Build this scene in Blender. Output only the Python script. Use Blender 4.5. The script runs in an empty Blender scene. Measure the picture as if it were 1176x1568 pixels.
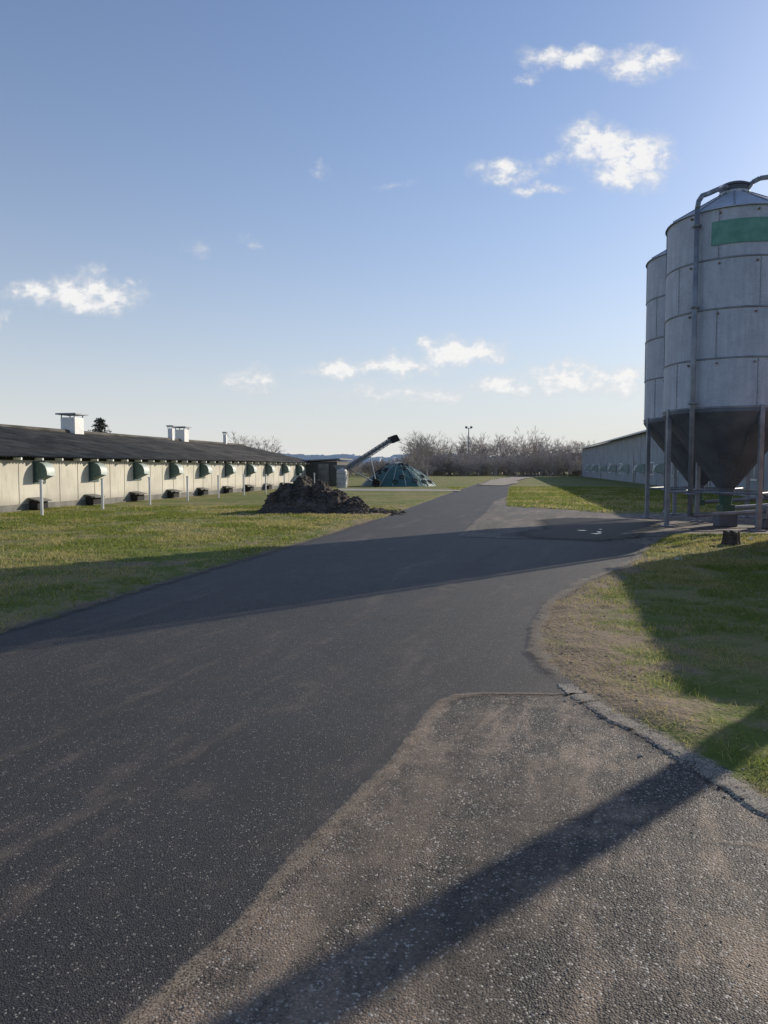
import bpy, math, random
import numpy as np
from mathutils import Vector
R=math.radians
random.seed(4); rng=np.random.default_rng(7)
sc=bpy.context.scene
sc.view_settings.view_transform='Standard'
try: sc.view_settings.look='None'
except Exception: pass
sc.view_settings.exposure=0
AZ,EL=R(48),R(20)

# ---------------------------------------------------------------- helpers
class MB:
    def __init__(s): s.v=[]; s.f=[]
    def add(s,vs,fs):
        o=len(s.v); s.v+= [tuple(p) for p in vs]; s.f+=[tuple(i+o for i in f) for f in fs]
    def box(s,x0,x1,y0,y1,z0,z1):
        s.add([(x0,y0,z0),(x1,y0,z0),(x1,y1,z0),(x0,y1,z0),(x0,y0,z1),(x1,y0,z1),(x1,y1,z1),(x0,y1,z1)],
              [(0,3,2,1),(4,5,6,7),(0,1,5,4),(1,2,6,5),(2,3,7,6),(3,0,4,7)])
    def cyl(s,p0,p1,r0,r1=None,n=12,cap=True):
        r1=r0 if r1 is None else r1
        p0=Vector(p0);p1=Vector(p1);d=(p1-p0).normalized()
        a=d.orthogonal().normalized(); b=d.cross(a)
        vs=[];fs=[]
        for k in range(n):
            t=2*math.pi*k/n; o=a*math.cos(t)+b*math.sin(t)
            vs.append(p0+o*r0); vs.append(p1+o*r1)
        for k in range(n):
            j=(k+1)%n; fs.append((2*k,2*j,2*j+1,2*k+1))
        if cap:
            fs.append(tuple(2*k for k in range(n))[::-1]); fs.append(tuple(2*k+1 for k in range(n)))
        s.add(vs,fs)
    def tube(s,pts,r,n=10):
        for a,b in zip(pts[:-1],pts[1:]): s.cyl(a,b,r,n=n)
    def lathe(s,prof,c=(0,0),n=64,a0=0,a1=2*math.pi):
        full=abs(a1-a0-2*math.pi)<1e-6; m=n if full else n+1
        vs=[];fs=[]
        for (r,z) in prof:
            for k in range(m):
                t=a0+(a1-a0)*k/n; vs.append((c[0]+r*math.cos(t),c[1]+r*math.sin(t),z))
        for i in range(len(prof)-1):
            for k in range(n):
                j=(k+1)%m if full else k+1
                fs.append((i*m+k,i*m+j,(i+1)*m+j,(i+1)*m+k))
        s.add(vs,fs)
    def torus(s,c,R0,r,tilt=(0,0,1),n=14,m=7):
        d=Vector(tilt).normalized(); a=d.orthogonal().normalized(); b=d.cross(a); c=Vector(c)
        vs=[];fs=[]
        for i in range(n):
            t=2*math.pi*i/n; o=a*math.cos(t)+b*math.sin(t)
            for j in range(m):
                q=2*math.pi*j/m; vs.append(c+o*(R0+r*math.cos(q))+d*r*math.sin(q))
        for i in range(n):
            for j in range(m):
                fs.append((i*m+j,((i+1)%n)*m+j,((i+1)%n)*m+(j+1)%m,i*m+(j+1)%m))
        s.add(vs,fs)
    def obj(s,name,mat,parent=None,smooth=False,bevel=0):
        me=bpy.data.meshes.new(name); me.from_pydata(s.v,[],s.f); me.update()
        o=bpy.data.objects.new(name,me); sc.collection.objects.link(o)
        if mat: me.materials.append(mat)
        if parent: o.parent=parent
        if smooth: me.polygons.foreach_set('use_smooth',[True]*len(me.polygons))
        if bevel:
            b=o.modifiers.new('b','BEVEL'); b.width=bevel; b.segments=2; b.limit_method='ANGLE'
        return o
def empty(name,loc=(0,0,0),rz=0):
    e=bpy.data.objects.new(name,None); e.location=loc; e.rotation_euler=(0,0,rz)
    e.empty_display_size=.2; sc.collection.objects.link(e); return e

class NT:
    def __init__(s,nt): s.nt=nt
    def n(s,t,ins=None,**p):
        nd=s.nt.nodes.new(t)
        for k,v in p.items(): setattr(nd,k,v)
        if ins:
            for k,v in ins.items():
                sock=nd.inputs[k]
                if isinstance(v,bpy.types.NodeSocket): s.nt.links.new(v,sock)
                else: sock.default_value=v
        return nd
    def math(s,op,a,b=0.0,c=None,clamp=False):
        i={0:a,1:b}
        if c is not None: i[2]=c
        return s.n('ShaderNodeMath',i,operation=op,use_clamp=clamp).outputs[0]
    def noise(s,vec,scale,detail=4,rough=.55,dist=0):
        return s.n('ShaderNodeTexNoise',{'Vector':vec,'Scale':scale,'Detail':detail,'Roughness':rough,'Distortion':dist}).outputs[0]
    def ramp(s,f,a,b):
        return s.n('ShaderNodeMapRange',{'Value':f,'From Min':a,'From Max':b},interpolation_type='SMOOTHSTEP').outputs[0]
    def mix(s,f,a,b):
        nd=s.nt.nodes.new('ShaderNodeMix'); nd.data_type='RGBA'
        for k,v in ((0,f),(6,a),(7,b)):
            if isinstance(v,bpy.types.NodeSocket): s.nt.links.new(v,nd.inputs[k])
            else: nd.inputs[k].default_value=(v if k==0 else (*v,1))
        return nd.outputs[2]
    def mapping(s,vec,scale=(1,1,1),rot=(0,0,0)):
        return s.n('ShaderNodeMapping',{'Vector':vec,'Scale':scale,'Rotation':rot}).outputs[0]
def newmat(name):
    m=bpy.data.materials.new(name); m.use_nodes=True
    t=NT(m.node_tree); b=m.node_tree.nodes['Principled BSDF']
    return m,t,b
def setc(t,b,col,rough=.8,bump=None,bs=.3,bd=.01,metal=0):
    for k,v in (('Base Color',col),('Roughness',rough),('Metallic',metal)):
        if isinstance(v,bpy.types.NodeSocket): t.nt.links.new(v,b.inputs[k])
        else: b.inputs[k].default_value=(*v,1) if k=='Base Color' else v
    if bump is not None:
        bn=t.n('ShaderNodeBump',{'Height':bump,'Strength':bs,'Distance':bd}); t.nt.links.new(bn.outputs[0],b.inputs['Normal'])
def simple(name,c1,c2,scale=3,rough=.8,metal=0,bs=.2,bd=.01,detail=4,stretch=(1,1,1)):
    m,t,b=newmat(name); p=t.n('ShaderNodeTexCoord').outputs['Object']
    p2=t.mapping(p,stretch)
    f=t.noise(p2,scale,detail,.6); f2=t.ramp(f,.3,.7)
    fine=t.noise(p,scale*9,2,.6)
    setc(t,b,t.mix(f2,c1,c2),rough,fine,bs,bd,metal)
    return m

_L=rng.random((256,256))
def vnoise(x,y):
    xi=np.floor(x).astype(int); yi=np.floor(y).astype(int); fx=x-xi; fy=y-yi
    fx=fx*fx*(3-2*fx); fy=fy*fy*(3-2*fy)
    g=lambda a,b:_L[a%256,b%256]
    return (g(xi,yi)*(1-fx)+g(xi+1,yi)*fx)*(1-fy)+(g(xi,yi+1)*(1-fx)+g(xi+1,yi+1)*fx)*fy
def fbm(x,y,o=4):
    s=0;a=.5;t=0
    for i in range(o):
        s=s+a*vnoise(x*2**i+17*i,y*2**i+31*i); t+=a; a*=.5
    return s/t

# ---------------------------------------------------------------- layout
left_edge=[(-9,-4),(-6.3,2),(-4.6,5.4),(-3.71,7.06),(-3.36,8.6),(-2.92,10.7),(-2.24,13.5),(-1.35,17.4),(.04,23.9),(1.84,33.6),(4.19,46.5),(7.3,62.5),(13.6,95),(24,139),(45,200)]
right_far=[(52,200),(28.5,139),(17.6,95),(10.5,62.5),(6.8,41.2),(4.95,30.4),(6.7,27.9),(7.95,25.3),(15,26.5),(15,17.9),(9.2,17.7),(6.6,17.2),(5.5,15.2),(4.31,12.6),(3.6,11.4),(2.83,10.25),(2.0,8.68),(1.53,7.29),(1.34,6.39),(1.31,5.78),(1.37,5.13),(1.49,4.66),(1.59,4.38),(1.73,3.83),(1.80,3.35),(2.3,2.9),(4,2),(9,-4)]
PAVE=left_edge+right_far
def sdf(poly,x,y):      # >0 outside
    P=np.array(poly); d=np.full(x.shape,1e9); ins=np.zeros(x.shape,bool)
    for i in range(len(P)):
        a=P[i]; b=P[(i+1)%len(P)]; e=b-a
        wx=x-a[0]; wy=y-a[1]; h=np.clip((wx*e[0]+wy*e[1])/(e@e),0,1)
        d=np.minimum(d,np.hypot(wx-e[0]*h,wy-e[1]*h))
        c=((a[1]>y)!=(b[1]>y)); 
        with np.errstate(divide='ignore',invalid='ignore'):
            xx=(b[0]-a[0])*(y-a[1])/(b[1]-a[1]+1e-12)+a[0]
        ins^= c&(x<xx)
    return np.where(ins,-d,d)
def gheight(x,y,d=None):
    if d is None: d=sdf(PAVE,x,y)
    far=np.clip((np.hypot(x,y)-25)/30,0,1)
    dn=d+(fbm(x*3.2,y*3.2)-.5)*.26*(1-far)+(fbm(x*11,y*11,3)-.5)*.18*(1-far)
    h=np.clip(dn*.16,-.05,.035)
    out=np.clip(dn*3,0,1)
    h=h+out*(1-far)*((fbm(x*1.1,y*1.1)-.5)*.07+(fbm(x*7,y*7,3)-.5)*.04)
    return h,dn

def axis(lo,hi,step,far,g=1.06):
    c=list(np.arange(lo,hi+1e-6,step)); s=step; v=hi
    while v<far: s*=g; v+=s; c.append(v)
    s=step; v=lo
    while v>-far: s*=g; v-=s; c.insert(0,v)
    return np.array(c)
xs=axis(-6,9,.06,4000); ys=axis(2.5,16,.06,4000,1.035)
X,Y=np.meshgrid(xs,ys); D=sdf(PAVE,X,Y); H,DN=gheight(X,Y,D)
def fast_mesh(name,co,faces,mat,nper):
    me=bpy.data.meshes.new(name); n=len(co)
    me.vertices.add(n); me.vertices.foreach_set('co',np.asarray(co,dtype=np.float32).ravel())
    nf=len(faces); me.loops.add(nf*nper); me.loops.foreach_set('vertex_index',np.asarray(faces,dtype=np.int32).ravel())
    me.polygons.add(nf); me.polygons.foreach_set('loop_start',np.arange(0,nf*nper,nper,dtype=np.int32))
    try: me.polygons.foreach_set('loop_total',np.full(nf,nper,dtype=np.int32))
    except Exception: pass
    me.update(calc_edges=True); me.validate()
    me.materials.append(mat)
    o=bpy.data.objects.new(name,me); sc.collection.objects.link(o); return o

# ---------------------------------------------------------------- materials
def ground_mat():
    m,t,b=newmat('ground_mat'); p=t.n('ShaderNodeNewGeometry').outputs['Position']
    e=t.n('ShaderNodeAttribute',attribute_name='edge').outputs['Fac']
    br=t.n('ShaderNodeAttribute',attribute_name='bare').outputs['Fac']
    n1=t.noise(p,.35,4,.6); n2=t.noise(p,2.2,5,.65); n3=t.noise(p,28,3,.7)
    green=t.mix(n3,(.06,.09,.016),(.19,.225,.05))
    dry=t.mix(n3,(.13,.11,.045),(.36,.31,.14))
    soil=t.mix(n3,(.10,.075,.05),(.38,.295,.20))
    f=t.ramp(t.math('ADD',t.math('MULTIPLY',n1,.5),t.math('MULTIPLY',n2,.5)),.44,.58)
    c=t.mix(f,green,dry)
    mud=t.math('ADD',t.math('MULTIPLY',e,-1.8),t.math('ADD',.55,t.math('MULTIPLY',t.math('SUBTRACT',n2,.5),2.6)),clamp=True)
    mud=t.math('MAXIMUM',mud,t.math('ADD',br,t.math('MULTIPLY',t.math('SUBTRACT',n2,.5),2.0),clamp=True))
    c=t.mix(t.ramp(mud,.25,.75),c,soil)
    setc(t,b,c,.95,t.math('ADD',n3,t.math('MULTIPLY',n2,2)),.7,.03)
    b.inputs['Specular IOR Level'].default_value=.2
    return m
GM=ground_mat()
def bareness(x,y,dn):
    side=(x>.9)&(y<13)
    wdt=.5+.95*np.exp(-((y-6.8)/2.4)**2)
    b1=np.where(side,np.clip(1.2-dn/wdt,0,1),0)*np.clip((y-3.9)/.9,0.1,1)
    g=lambda cx,cy,sx,sy,a:a*np.exp(-((x-cx)/sx)**2-((y-cy)/sy)**2)
    b2=g(-4.1,12.0,1.1,.55,.85)+g(-1.2,25.2,2.4,.9,1.0)+g(-.6,22.0,.6,2.5,.7)+g(-2.6,15.3,.7,.9,.6)+g(.6,28,.7,4,.6)+g(-5.7,9.9,.8,.35,.6)+g(-8.5,15.5,1.6,.5,.35)+g(-4,17.5,1.3,.6,.35)
    return np.clip(b1+b2*(dn>0),0,1)
ny,nx=X.shape
idx=np.arange(nx*ny).reshape(ny,nx)
F=np.stack([idx[:-1,:-1],idx[:-1,1:],idx[1:,1:],idx[1:,:-1]],-1).reshape(-1,4)
g=fast_mesh('ground',np.stack([X,Y,H],-1).reshape(-1,3),F,GM,4)
at=g.data.attributes.new('edge','FLOAT','POINT'); at.data.foreach_set('value',np.clip(DN,-1,3).ravel().astype(np.float32))
at=g.data.attributes.new('bare','FLOAT','POINT'); at.data.foreach_set('value',(bareness(X,Y,DN)*.85).ravel().astype(np.float32))
g.data.polygons.foreach_set('use_smooth',[True]*len(g.data.polygons))

def streakvec(t,p,ang,sx,sy):
    return t.mapping(t.mapping(p,(1,1,1),(0,0,R(ang))),(sx,sy,1))
def asphalt(name,base1,base2,dust,dustamt,agg,bumps,rough=.62,spec=.5,lo=.44,hi=.60,chipamt=.55,chipthr=.95,dark=.4):
    m,t,b=newmat(name); p=t.n('ShaderNodeNewGeometry').outputs['Position']
    v=t.n('ShaderNodeTexVoronoi',{'Vector':p,'Scale':agg}); vc=v.outputs['Color']; vd=v.outputs['Distance']
    sepc=t.n('ShaderNodeSeparateColor',{0:vc}).outputs
    n1=t.noise(p,.5,4,.6,.4); n2=t.noise(p,3.2,6,.72)
    n4=t.noise(streakvec(t,p,14,1.9,.28),1.0,5,.68,.5)
    n5=t.noise(streakvec(t,p,24,5,.5),1.6,4,.6,.3)
    col=t.mix(t.math('POWER',sepc[0],1.8),base1,base2)
    col=t.mix(t.ramp(vd,.25,.75),col,(.016,.015,.015))
    s=t.math('ADD',t.math('MULTIPLY',n4,.45),t.math('ADD',t.math('MULTIPLY',n2,.35),t.math('MULTIPLY',n5,.2)))
    df=t.math('MULTIPLY',t.ramp(s,lo,hi),dustamt)
    df=t.math('MULTIPLY',df,t.math('ADD',.5,t.math('MULTIPLY',sepc[2],.8)))
    col=t.mix(df,col,dust)
    big=t.ramp(n1,.40,.62)
    col=t.mix(t.math('MULTIPLY',big,dark),col,tuple(x*.55 for x in base1))
    chip=t.ramp(sepc[1],chipthr,chipthr+.015)
    col=t.mix(t.math('MULTIPLY',chip,chipamt),col,(.50,.46,.40))
    h=t.math('ADD',t.math('MULTIPLY',vd,-1.0),t.math('MULTIPLY',sepc[0],.9))
    r=t.math('ADD',rough,t.math('MULTIPLY',n2,.2))
    setc(t,b,col,r,h,bumps,.0038)
    b.inputs['Specular IOR Level'].default_value=spec
    return m
A_OLD=asphalt('old_asphalt_mat',(.058,.050,.044),(.23,.195,.165),(.36,.27,.195),.8,125,.9,.62,.4,lo=.46,hi=.58,chipamt=.75,chipthr=.93,dark=.6)
A_NEW=asphalt('new_asphalt_mat',(.030,.028,.028),(.085,.077,.074),(.22,.165,.125),.42,150,.7,.54,.42,lo=.50,hi=.65,chipamt=.45,chipthr=.965)
CONC=asphalt('worn_concrete_mat',(.12,.105,.095),(.23,.20,.18),(.30,.24,.19),.7,90,.35,.65,.35)

def decal(name,base1,base2,op,scale,thr=(.35,.65),rough=.85):
    m,t,b=newmat(name); p=t.n('ShaderNodeNewGeometry').outputs['Position']
    e=t.n('ShaderNodeAttribute',attribute_name='fall').outputs['Fac']
    n=t.noise(p,scale,5,.7); n3=t.noise(p,120,2,.7)
    setc(t,b,t.mix(n3,base1,base2),rough,n3,.5,.004)
    a=t.math('MULTIPLY',t.ramp(t.math('MULTIPLY',e,t.math('ADD',.1,t.math('MULTIPLY',n,1.7))),*thr),op)
    a=t.math('MULTIPLY',a,t.math('ADD',.2,t.math('MULTIPLY',t.ramp(n3,.4,.6),.8)))
    t.nt.links.new(a,b.inputs['Alpha'])
    return m

def densify(poly,step,j,closed=True):
    out=[]; n=len(poly)
    for i in range(n if closed else n-1):
        a=np.array(poly[i],float); b=np.array(poly[(i+1)%n],float); L=np.hypot(*(b-a)); k=max(1,int(L/step))
        for q in range(k):
            p=a+(b-a)*q/k
            if q: p=p+rng.normal(0,j,2)
            out.append(tuple(p))
    if not closed: out.append(poly[-1])
    return out
def sheet(name,poly,z,mat):
    import bmesh
    bm=bmesh.new(); vs=[bm.verts.new((x,y,z)) for x,y in poly]
    es=[bm.edges.new((vs[i],vs[(i+1)%len(vs)])) for i in range(len(vs))]
    bmesh.ops.triangle_fill(bm,use_beauty=True,edges=es)
    for f in bm.faces:
        f.normal_update()
        if f.normal.z<0: f.normal_flip()
    me=bpy.data.meshes.new(name); bm.to_mesh(me); bm.free(); me.materials.append(mat)
    o=bpy.data.objects.new(name,me); sc.collection.objects.link(o); return o
def offset(poly,d):
    P=np.array(poly); n=len(P); out=[]
    area=sum(P[i][0]*P[(i+1)%n][1]-P[(i+1)%n][0]*P[i][1] for i in range(n)); sg=1 if area>0 else -1
    for i in range(n):
        e=P[(i+1)%n]-P[i-1]; e=e/np.hypot(*e); out.append((P[i][0]+sg*e[1]*d,P[i][1]-sg*e[0]*d))
    return out
def softstrip(name,line,w,z,mat,wl=None):
    """thin layer of dust or crumbs with feathered sides"""
    L=np.array(line); vs=[];fs=[];fa=[]; wl=w if wl is None else wl
    for i in range(len(L)):
        a=L[max(0,i-2)];b=L[min(len(L)-1,i+2)];e=(b-a)/np.hypot(*(b-a)); nrm=np.array([-e[1],e[0]])
        ww=.65+.7*float(fbm(np.array([i*.13]),np.array([w*31.]))[0])
        end=min(1,i/10,(len(L)-1-i)/10)
        for q,f in((wl*ww,0),(wl*ww*.45,.75),(0,1),(-w*ww*.45,.75),(-w*ww,0)):
            vs.append((*(L[i]+nrm*q),z)); fa.append(f*end)
    for i in range(len(L)-1):
        for j in range(4): fs.append((5*i+j,5*i+j+1,5*i+j+6,5*i+j+5))
    mb=MB(); mb.add(vs,fs); o=mb.obj(name,mat)
    at=o.data.attributes.new('fall','FLOAT','POINT'); at.data.foreach_set('value',np.array(fa,dtype=np.float32)); return o
PW=offset(PAVE,.10)
sheet('old_asphalt_pavement',PW,0,A_OLD)
joint=[(-.95,-4),(-.85,1.0),(-.73,2.04),(-.50,2.5),(-.345,2.97),(-.15,3.45),(.08,4.0),(.255,4.6),(.38,4.95),(.52,5.1),(.7,5.14),(1.0,5.13),(1.45,5.12)]
jd=densify(joint,.03,.008,False)
left_w=offset(PAVE,.10)[:len(left_edge)]
rf=PW[len(left_edge):]
rfi=right_far.index((1.37,5.13)); i45=right_far.index((5.5,15.2)); i410=right_far.index((4.95,30.4))
new_poly=jd+[rf[i] for i in range(rfi-1,i45-1,-1)]+[(4.6,16.6),(3.2,16.5),(1.7,17.0),(3.25,24.5),(5.35,35.5)]+[rf[i] for i in range(i410-1,-1,-1)]+left_w[::-1]
sheet('asphalt_road',new_poly,.005,A_NEW)
pad=densify([(1.7,17.0),(3.25,24.5),(5.35,35.5),(6.0,36.5),(5.05,30.4),(6.75,27.95),(8.0,25.4),(15.05,26.5),(15.05,17.85),(9.2,17.65),(6.6,17.15),(4.6,16.6),(3.2,16.5)],.5,.03)
sheet('concrete_pad',pad,.010,CONC)
TAN=decal('tan_dust',(.22,.175,.13),(.46,.37,.28),.7,6,(.40,1.0))
TANF=decal('faint_tan_dust',(.20,.16,.12),(.36,.29,.22),.40,3.5,(.50,1.1))
TRK=decal('track_dust',(.18,.145,.11),(.34,.27,.21),.30,2.2,(.55,1.15))
js=[p for p in densify(joint,.03,.004,False) if p[1]>1.2]
softstrip('joint_dust',js,.10,.0095,TAN,wl=.05)
softstrip('slab_dust',[(x+.26,y-.10) for x,y in js[:-30]],.36,.0135,TANF)
softstrip('slab_dust',[(x+.75,y-.35) for x,y in js[:-50]],.42,.0155,TANF)
softstrip('cross_joint_dust',densify([(1.2,3.1),(1.55,3.05),(1.9,2.85),(2.6,2.4)],.03,.004,False),.035,.0045,TAN)
for k,(line,w) in enumerate([([(-2.9,1.5),(-2.3,3.4),(-1.75,4.9),(-1.0,7.0)],.13),([(-2.4,1.2),(-1.7,2.6),(-1.1,3.9),(-.5,5.6)],.10),([(-3.6,5.0),(-2.6,8.0),(-1.6,11)],.22),([(.2,7.2),(.9,10),(1.9,13.4),(2.9,16)],.3)]):
    softstrip('tyre_track_dust',densify(line,.12,.010,False),w,.0135+.003*k,TRK)
CR=simple('crack_dark',(.012,.011,.010),(.03,.027,.024),20,.95)
mb=MB()
for st_pt,dr,ln in(((.75,4.95),(.55,-.35),1.0),((.55,3.3),(.9,.12),1.1),((1.15,4.5),(.1,-.9),.9),((.1,2.9),(.7,-.5),.7)):
    p=np.array(st_pt,float); d=np.array(dr)/np.hypot(*dr); pts=[p.copy()]; 
    while ln>0: 
        d=d+rng.normal(0,.28,2); d/=np.hypot(*d); p=p+d*.03; ln-=.03; pts.append(p.copy()); d=d*.8+np.array(dr)/np.hypot(*dr)*.2
    vs=[];fs=[]
    for i,q in enumerate(pts):
        wd=.0025*(.4+rng.random())*(1-i/len(pts)); e=(pts[min(i+1,len(pts)-1)]-pts[max(i-1,0)]); e/=np.hypot(*e)+1e-9; nn_=np.array([-e[1],e[0]])
        vs+=[(*(q+nn_*wd),.0025),(*(q-nn_*wd),.0025)]
    for i in range(len(pts)-1): fs.append((2*i,2*i+1,2*i+3,2*i+2))
    mb.add(vs,fs)
mb.obj('pavement_cracks',CR)
# pale, worn concrete edging flush with the slab
edge_ln=[(1.345,5.35),(1.36,5.13),(1.48,4.66),(1.58,4.38),(1.72,3.83),(1.80,3.35),(2.3,2.9),(3.2,2.35)]
KERB=asphalt('kerb_concrete_mat',(.32,.29,.25),(.56,.52,.46),(.44,.38,.30),.35,110,.5,.8,.25,dark=.1)
ed=densify(edge_ln,.03,.006,False); L=np.array(ed); vs=[];fs=[]
for i in range(len(L)):
    a=L[max(0,i-2)];b_=L[min(len(L)-1,i+2)];e=(b_-a)/np.hypot(*(b_-a)); nrm=np.array([e[1],-e[0]])*-1
    q=fbm(np.array([i*.23]),np.array([3.]))[0]
    w1=.018+.05*q+.010*rng.random(); w2=.022+.055*(1-q)+.012*rng.random(); z=.011+.003*rng.random()
    vs+=[(*(L[i]+nrm*(w1+.02)),.0),(*(L[i]+nrm*w1),z),(*(L[i]-nrm*w2),z),(*(L[i]-nrm*(w2+.02)),0)]
for i in range(len(L)-1):
    if i%23==7 or rng.random()<.04: continue
    for j in range(3): fs.append((4*i+j,4*i+j+1,4*i+j+5,4*i+j+4))
mb=MB(); mb.add(vs,fs); mb.obj('concrete_kerb',KERB)
softstrip('kerb_crumbs',ed,.16,.019,decal('crumbs',(.18,.155,.125),(.48,.43,.36),.9,16,(.5,1.0)))
rl=densify([right_far[i] for i in range(i45-1,rfi+1)],.06,.012,False)
softstrip('edge_dust',rl,.13,.0335,decal('edge_soil',(.12,.095,.07),(.34,.28,.21),.8,12,(.4,.95)))
ll=densify(left_edge[2:9],.10,.03,False)
softstrip('edge_dust',ll,.20,.022,decal('edge_soil_left',(.08,.065,.045),(.26,.21,.15),.8,7,(.45,1.0)))
sheet('concrete_strip',densify([(-3.2,50),(-3.4,55),(1.5,54),(5.4,51.6),(5.0,49),(1.2,49.6)],.8,.06),.045,simple('pale_concrete',(.24,.22,.19),(.38,.35,.30),1.2))
sheet('gravel_track',densify([(8.2,66),(10.6,64),(14,78),(17.5,95),(24,120),(21,122),(14,96),(10.5,78)],2,.25),.05,simple('sand_mat',(.20,.17,.13),(.34,.29,.23),.8))
m,t,b=newmat('water_mat'); setc(t,b,(.02,.022,.025),.16,t.noise(t.n('ShaderNodeTexCoord').outputs['Object'],25,3),.35,.004)
WAT=m
def blob(cx,cy,rx,ry,n=40,j=.25):
    ph=[random.random()*6 for _ in range(4)]
    return [(cx+rx*(1+j*sum(math.sin((k+2)*a+ph[k])/(k+1.3) for k in range(4)))*math.cos(a),cy+ry*(1+j*sum(math.sin((k+2)*a+ph[k])/(k+1.3) for k in range(4)))*math.sin(a)) for a in [2*math.pi*i/n for i in range(n)]]
WETD,t,b=newmat('wet_film'); p=t.n('ShaderNodeNewGeometry').outputs['Position']; e=t.n('ShaderNodeAttribute',attribute_name='fall').outputs['Fac']
setc(t,b,(.012,.012,.013),.6); b.inputs['Specular IOR Level'].default_value=.12
t.nt.links.new(t.math('MULTIPLY',t.ramp(t.math('MULTIPLY',e,t.math('ADD',.3,t.math('MULTIPLY',t.noise(p,1.4,4,.65),1.4))),.10,.5),.93),b.inputs['Alpha'])
softstrip('wet_patch',densify([(3.4,15.9),(4.8,17.8),(5.6,19.3),(6.2,21.3),(6.7,23.8)],.2,.02,False),1.8,.0145,WETD)
for q in [(5.1,17.7,.08,.14),(5.3,18.15,.05,.18),(5.0,18.6,.14,.07),(5.55,18.9,.03,.1)]:
    sheet('puddle',blob(*q,j=.45),.0185,WAT)

# ---------------------------------------------------------------- grass
def grass_mat(name,c1,c2,c3):
    m,t,b=newmat(name); p=t.n('ShaderNodeNewGeometry').outputs['Position']
    d=t.n('ShaderNodeAttribute',attribute_name='dry').outputs['Fac']
    n2=t.noise(p,30,1,.5)
    c=t.mix(t.ramp(n2,.35,.65),c1,c2); c=t.mix(d,c,c3)
    setc(t,b,c,.7); b.inputs['Specular IOR Level'].default_value=.2
    tr=t.n('ShaderNodeBsdfTranslucent',{'Color':c}); mx=t.n('ShaderNodeMixShader',{0:.45,1:b.outputs[0],2:tr.outputs[0]})
    out=[n for n in t.nt.nodes if n.type=='OUTPUT_MATERIAL'][0]; t.nt.links.new(mx.outputs[0],out.inputs[0])
    return m
GR=grass_mat('grass_mat',(.095,.14,.02),(.25,.31,.05),(.50,.42,.20))
def grass(name,box,n,hh,ww,keep,mat,lean=.5,dryb=0):
    x=rng.uniform(box[0],box[1],n);y=rng.uniform(box[2],box[3],n)
    h,dn=gheight(x,y); k=keep(x,y,dn); x,y,h,dn=x[k],y[k],h[k],dn[k]; n=len(x)
    a=rng.uniform(0,2*math.pi,n); dist=np.hypot(x,y)
    hgt=hh*rng.uniform(.35,1.2,n)*(.35+1.3*fbm(x*2.5,y*2.5)); w=ww*rng.uniform(.6,1.3,n)*np.clip(dist/9,.7,3)
    la=rng.uniform(0,2*math.pi,n); l=hgt*lean*rng.random(n)*2
    cx,sy=np.cos(a)*w,np.sin(a)*w
    v=np.stack([np.stack([x-cx,y-sy,h-.006],-1),np.stack([x+cx,y+sy,h-.006],-1),np.stack([x+np.cos(la)*l,y+np.sin(la)*l,h+hgt],-1)],1).reshape(-1,3)
    pd=np.clip((fbm(x*.7+40,y*.7,5)-.47)*6+dryb,0.06,.85)+bareness(x,y,dn)*.6
    dr=np.where(rng.random(n)<pd,rng.uniform(.6,1,n),rng.uniform(0,.22,n))
    o=fast_mesh(name,v,np.arange(3*n).reshape(-1,3),mat,3)
    at=o.data.attributes.new('dry','FLOAT','POINT'); at.data.foreach_set('value',np.repeat(dr,3).astype(np.float32)); return o
def keepR(x,y,dn):
    return (dn>.04)&(rng.random(x.shape)<np.clip(1.05-bareness(x,y,dn)*.92,.10,1)*np.clip((fbm(x*2.1+9,y*2.1)-.34)*5,.06,1))
def keepL(x,y,dn):
    return (x<.3*y)&(dn>.03)&(rng.random(x.shape)<np.clip(dn*3,.1,1)*np.clip(1.1-bareness(x,y,dn)*1.3,.05,1)*np.clip((fbm(x*.9+3,y*.9,5)-.38)*7,.08,1))
grass('grass_verge',(1.2,7,2.8,12),125000,.045,.0042,keepR,GR,1.0,.15)
grass('grass_verge',(4,9.5,11,17.4),36000,.055,.006,keepR,GR,.9,.05)
grass('grass_lawn',(-14.5,1.5,7,30),220000,.055,.0065,keepL,GR,.8,.05)
grass('grass_field',(5,19,26,60),50000,.07,.010,lambda x,y,dn:(dn>.1)&(rng.random(x.shape)<.9),GR,.6)

def stones(name,pts,mat,smin,smax):
    ic=[(0,0,1),(.89,0,.45),(.28,.85,.45),(-.72,.53,.45),(-.72,-.53,.45),(.28,-.85,.45),(.72,.53,-.45),(-.28,.85,-.45),(-.89,0,-.45),(-.28,-.85,-.45),(.72,-.53,-.45),(0,0,-1)]
    fc=[(0,1,2),(0,2,3),(0,3,4),(0,4,5),(0,5,1),(1,6,2),(2,7,3),(3,8,4),(4,9,5),(5,10,1),(6,7,2),(7,8,3),(8,9,4),(9,10,5),(10,6,1),(11,7,6),(11,8,7),(11,9,8),(11,10,9),(11,6,10)]
    ic=np.array(ic); fc=np.array(fc); V=[];Fs=[];o=0
    for (x,y,z) in pts:
        s=smin+(smax-smin)*rng.random()**4; a=rng.uniform(0,6.28)
        q=ic*rng.uniform(.7,1.3,(12,1))*np.array([s*rng.uniform(.8,1.4),s,s*.6]); c,sn=math.cos(a),math.sin(a)
        V.append(np.stack([q[:,0]*c-q[:,1]*sn+x,q[:,0]*sn+q[:,1]*c+y,q[:,2]+z+s*.1],-1)); Fs.append(fc+o); o+=12
    return fast_mesh(name,np.concatenate(V),np.concatenate(Fs),mat,3)
STONE=simple('stone_mat',(.18,.16,.135),(.50,.46,.40),30,.9)
CLOD=simple('soil_clod_mat',(.15,.115,.08),(.40,.31,.21),12,.95)
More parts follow.
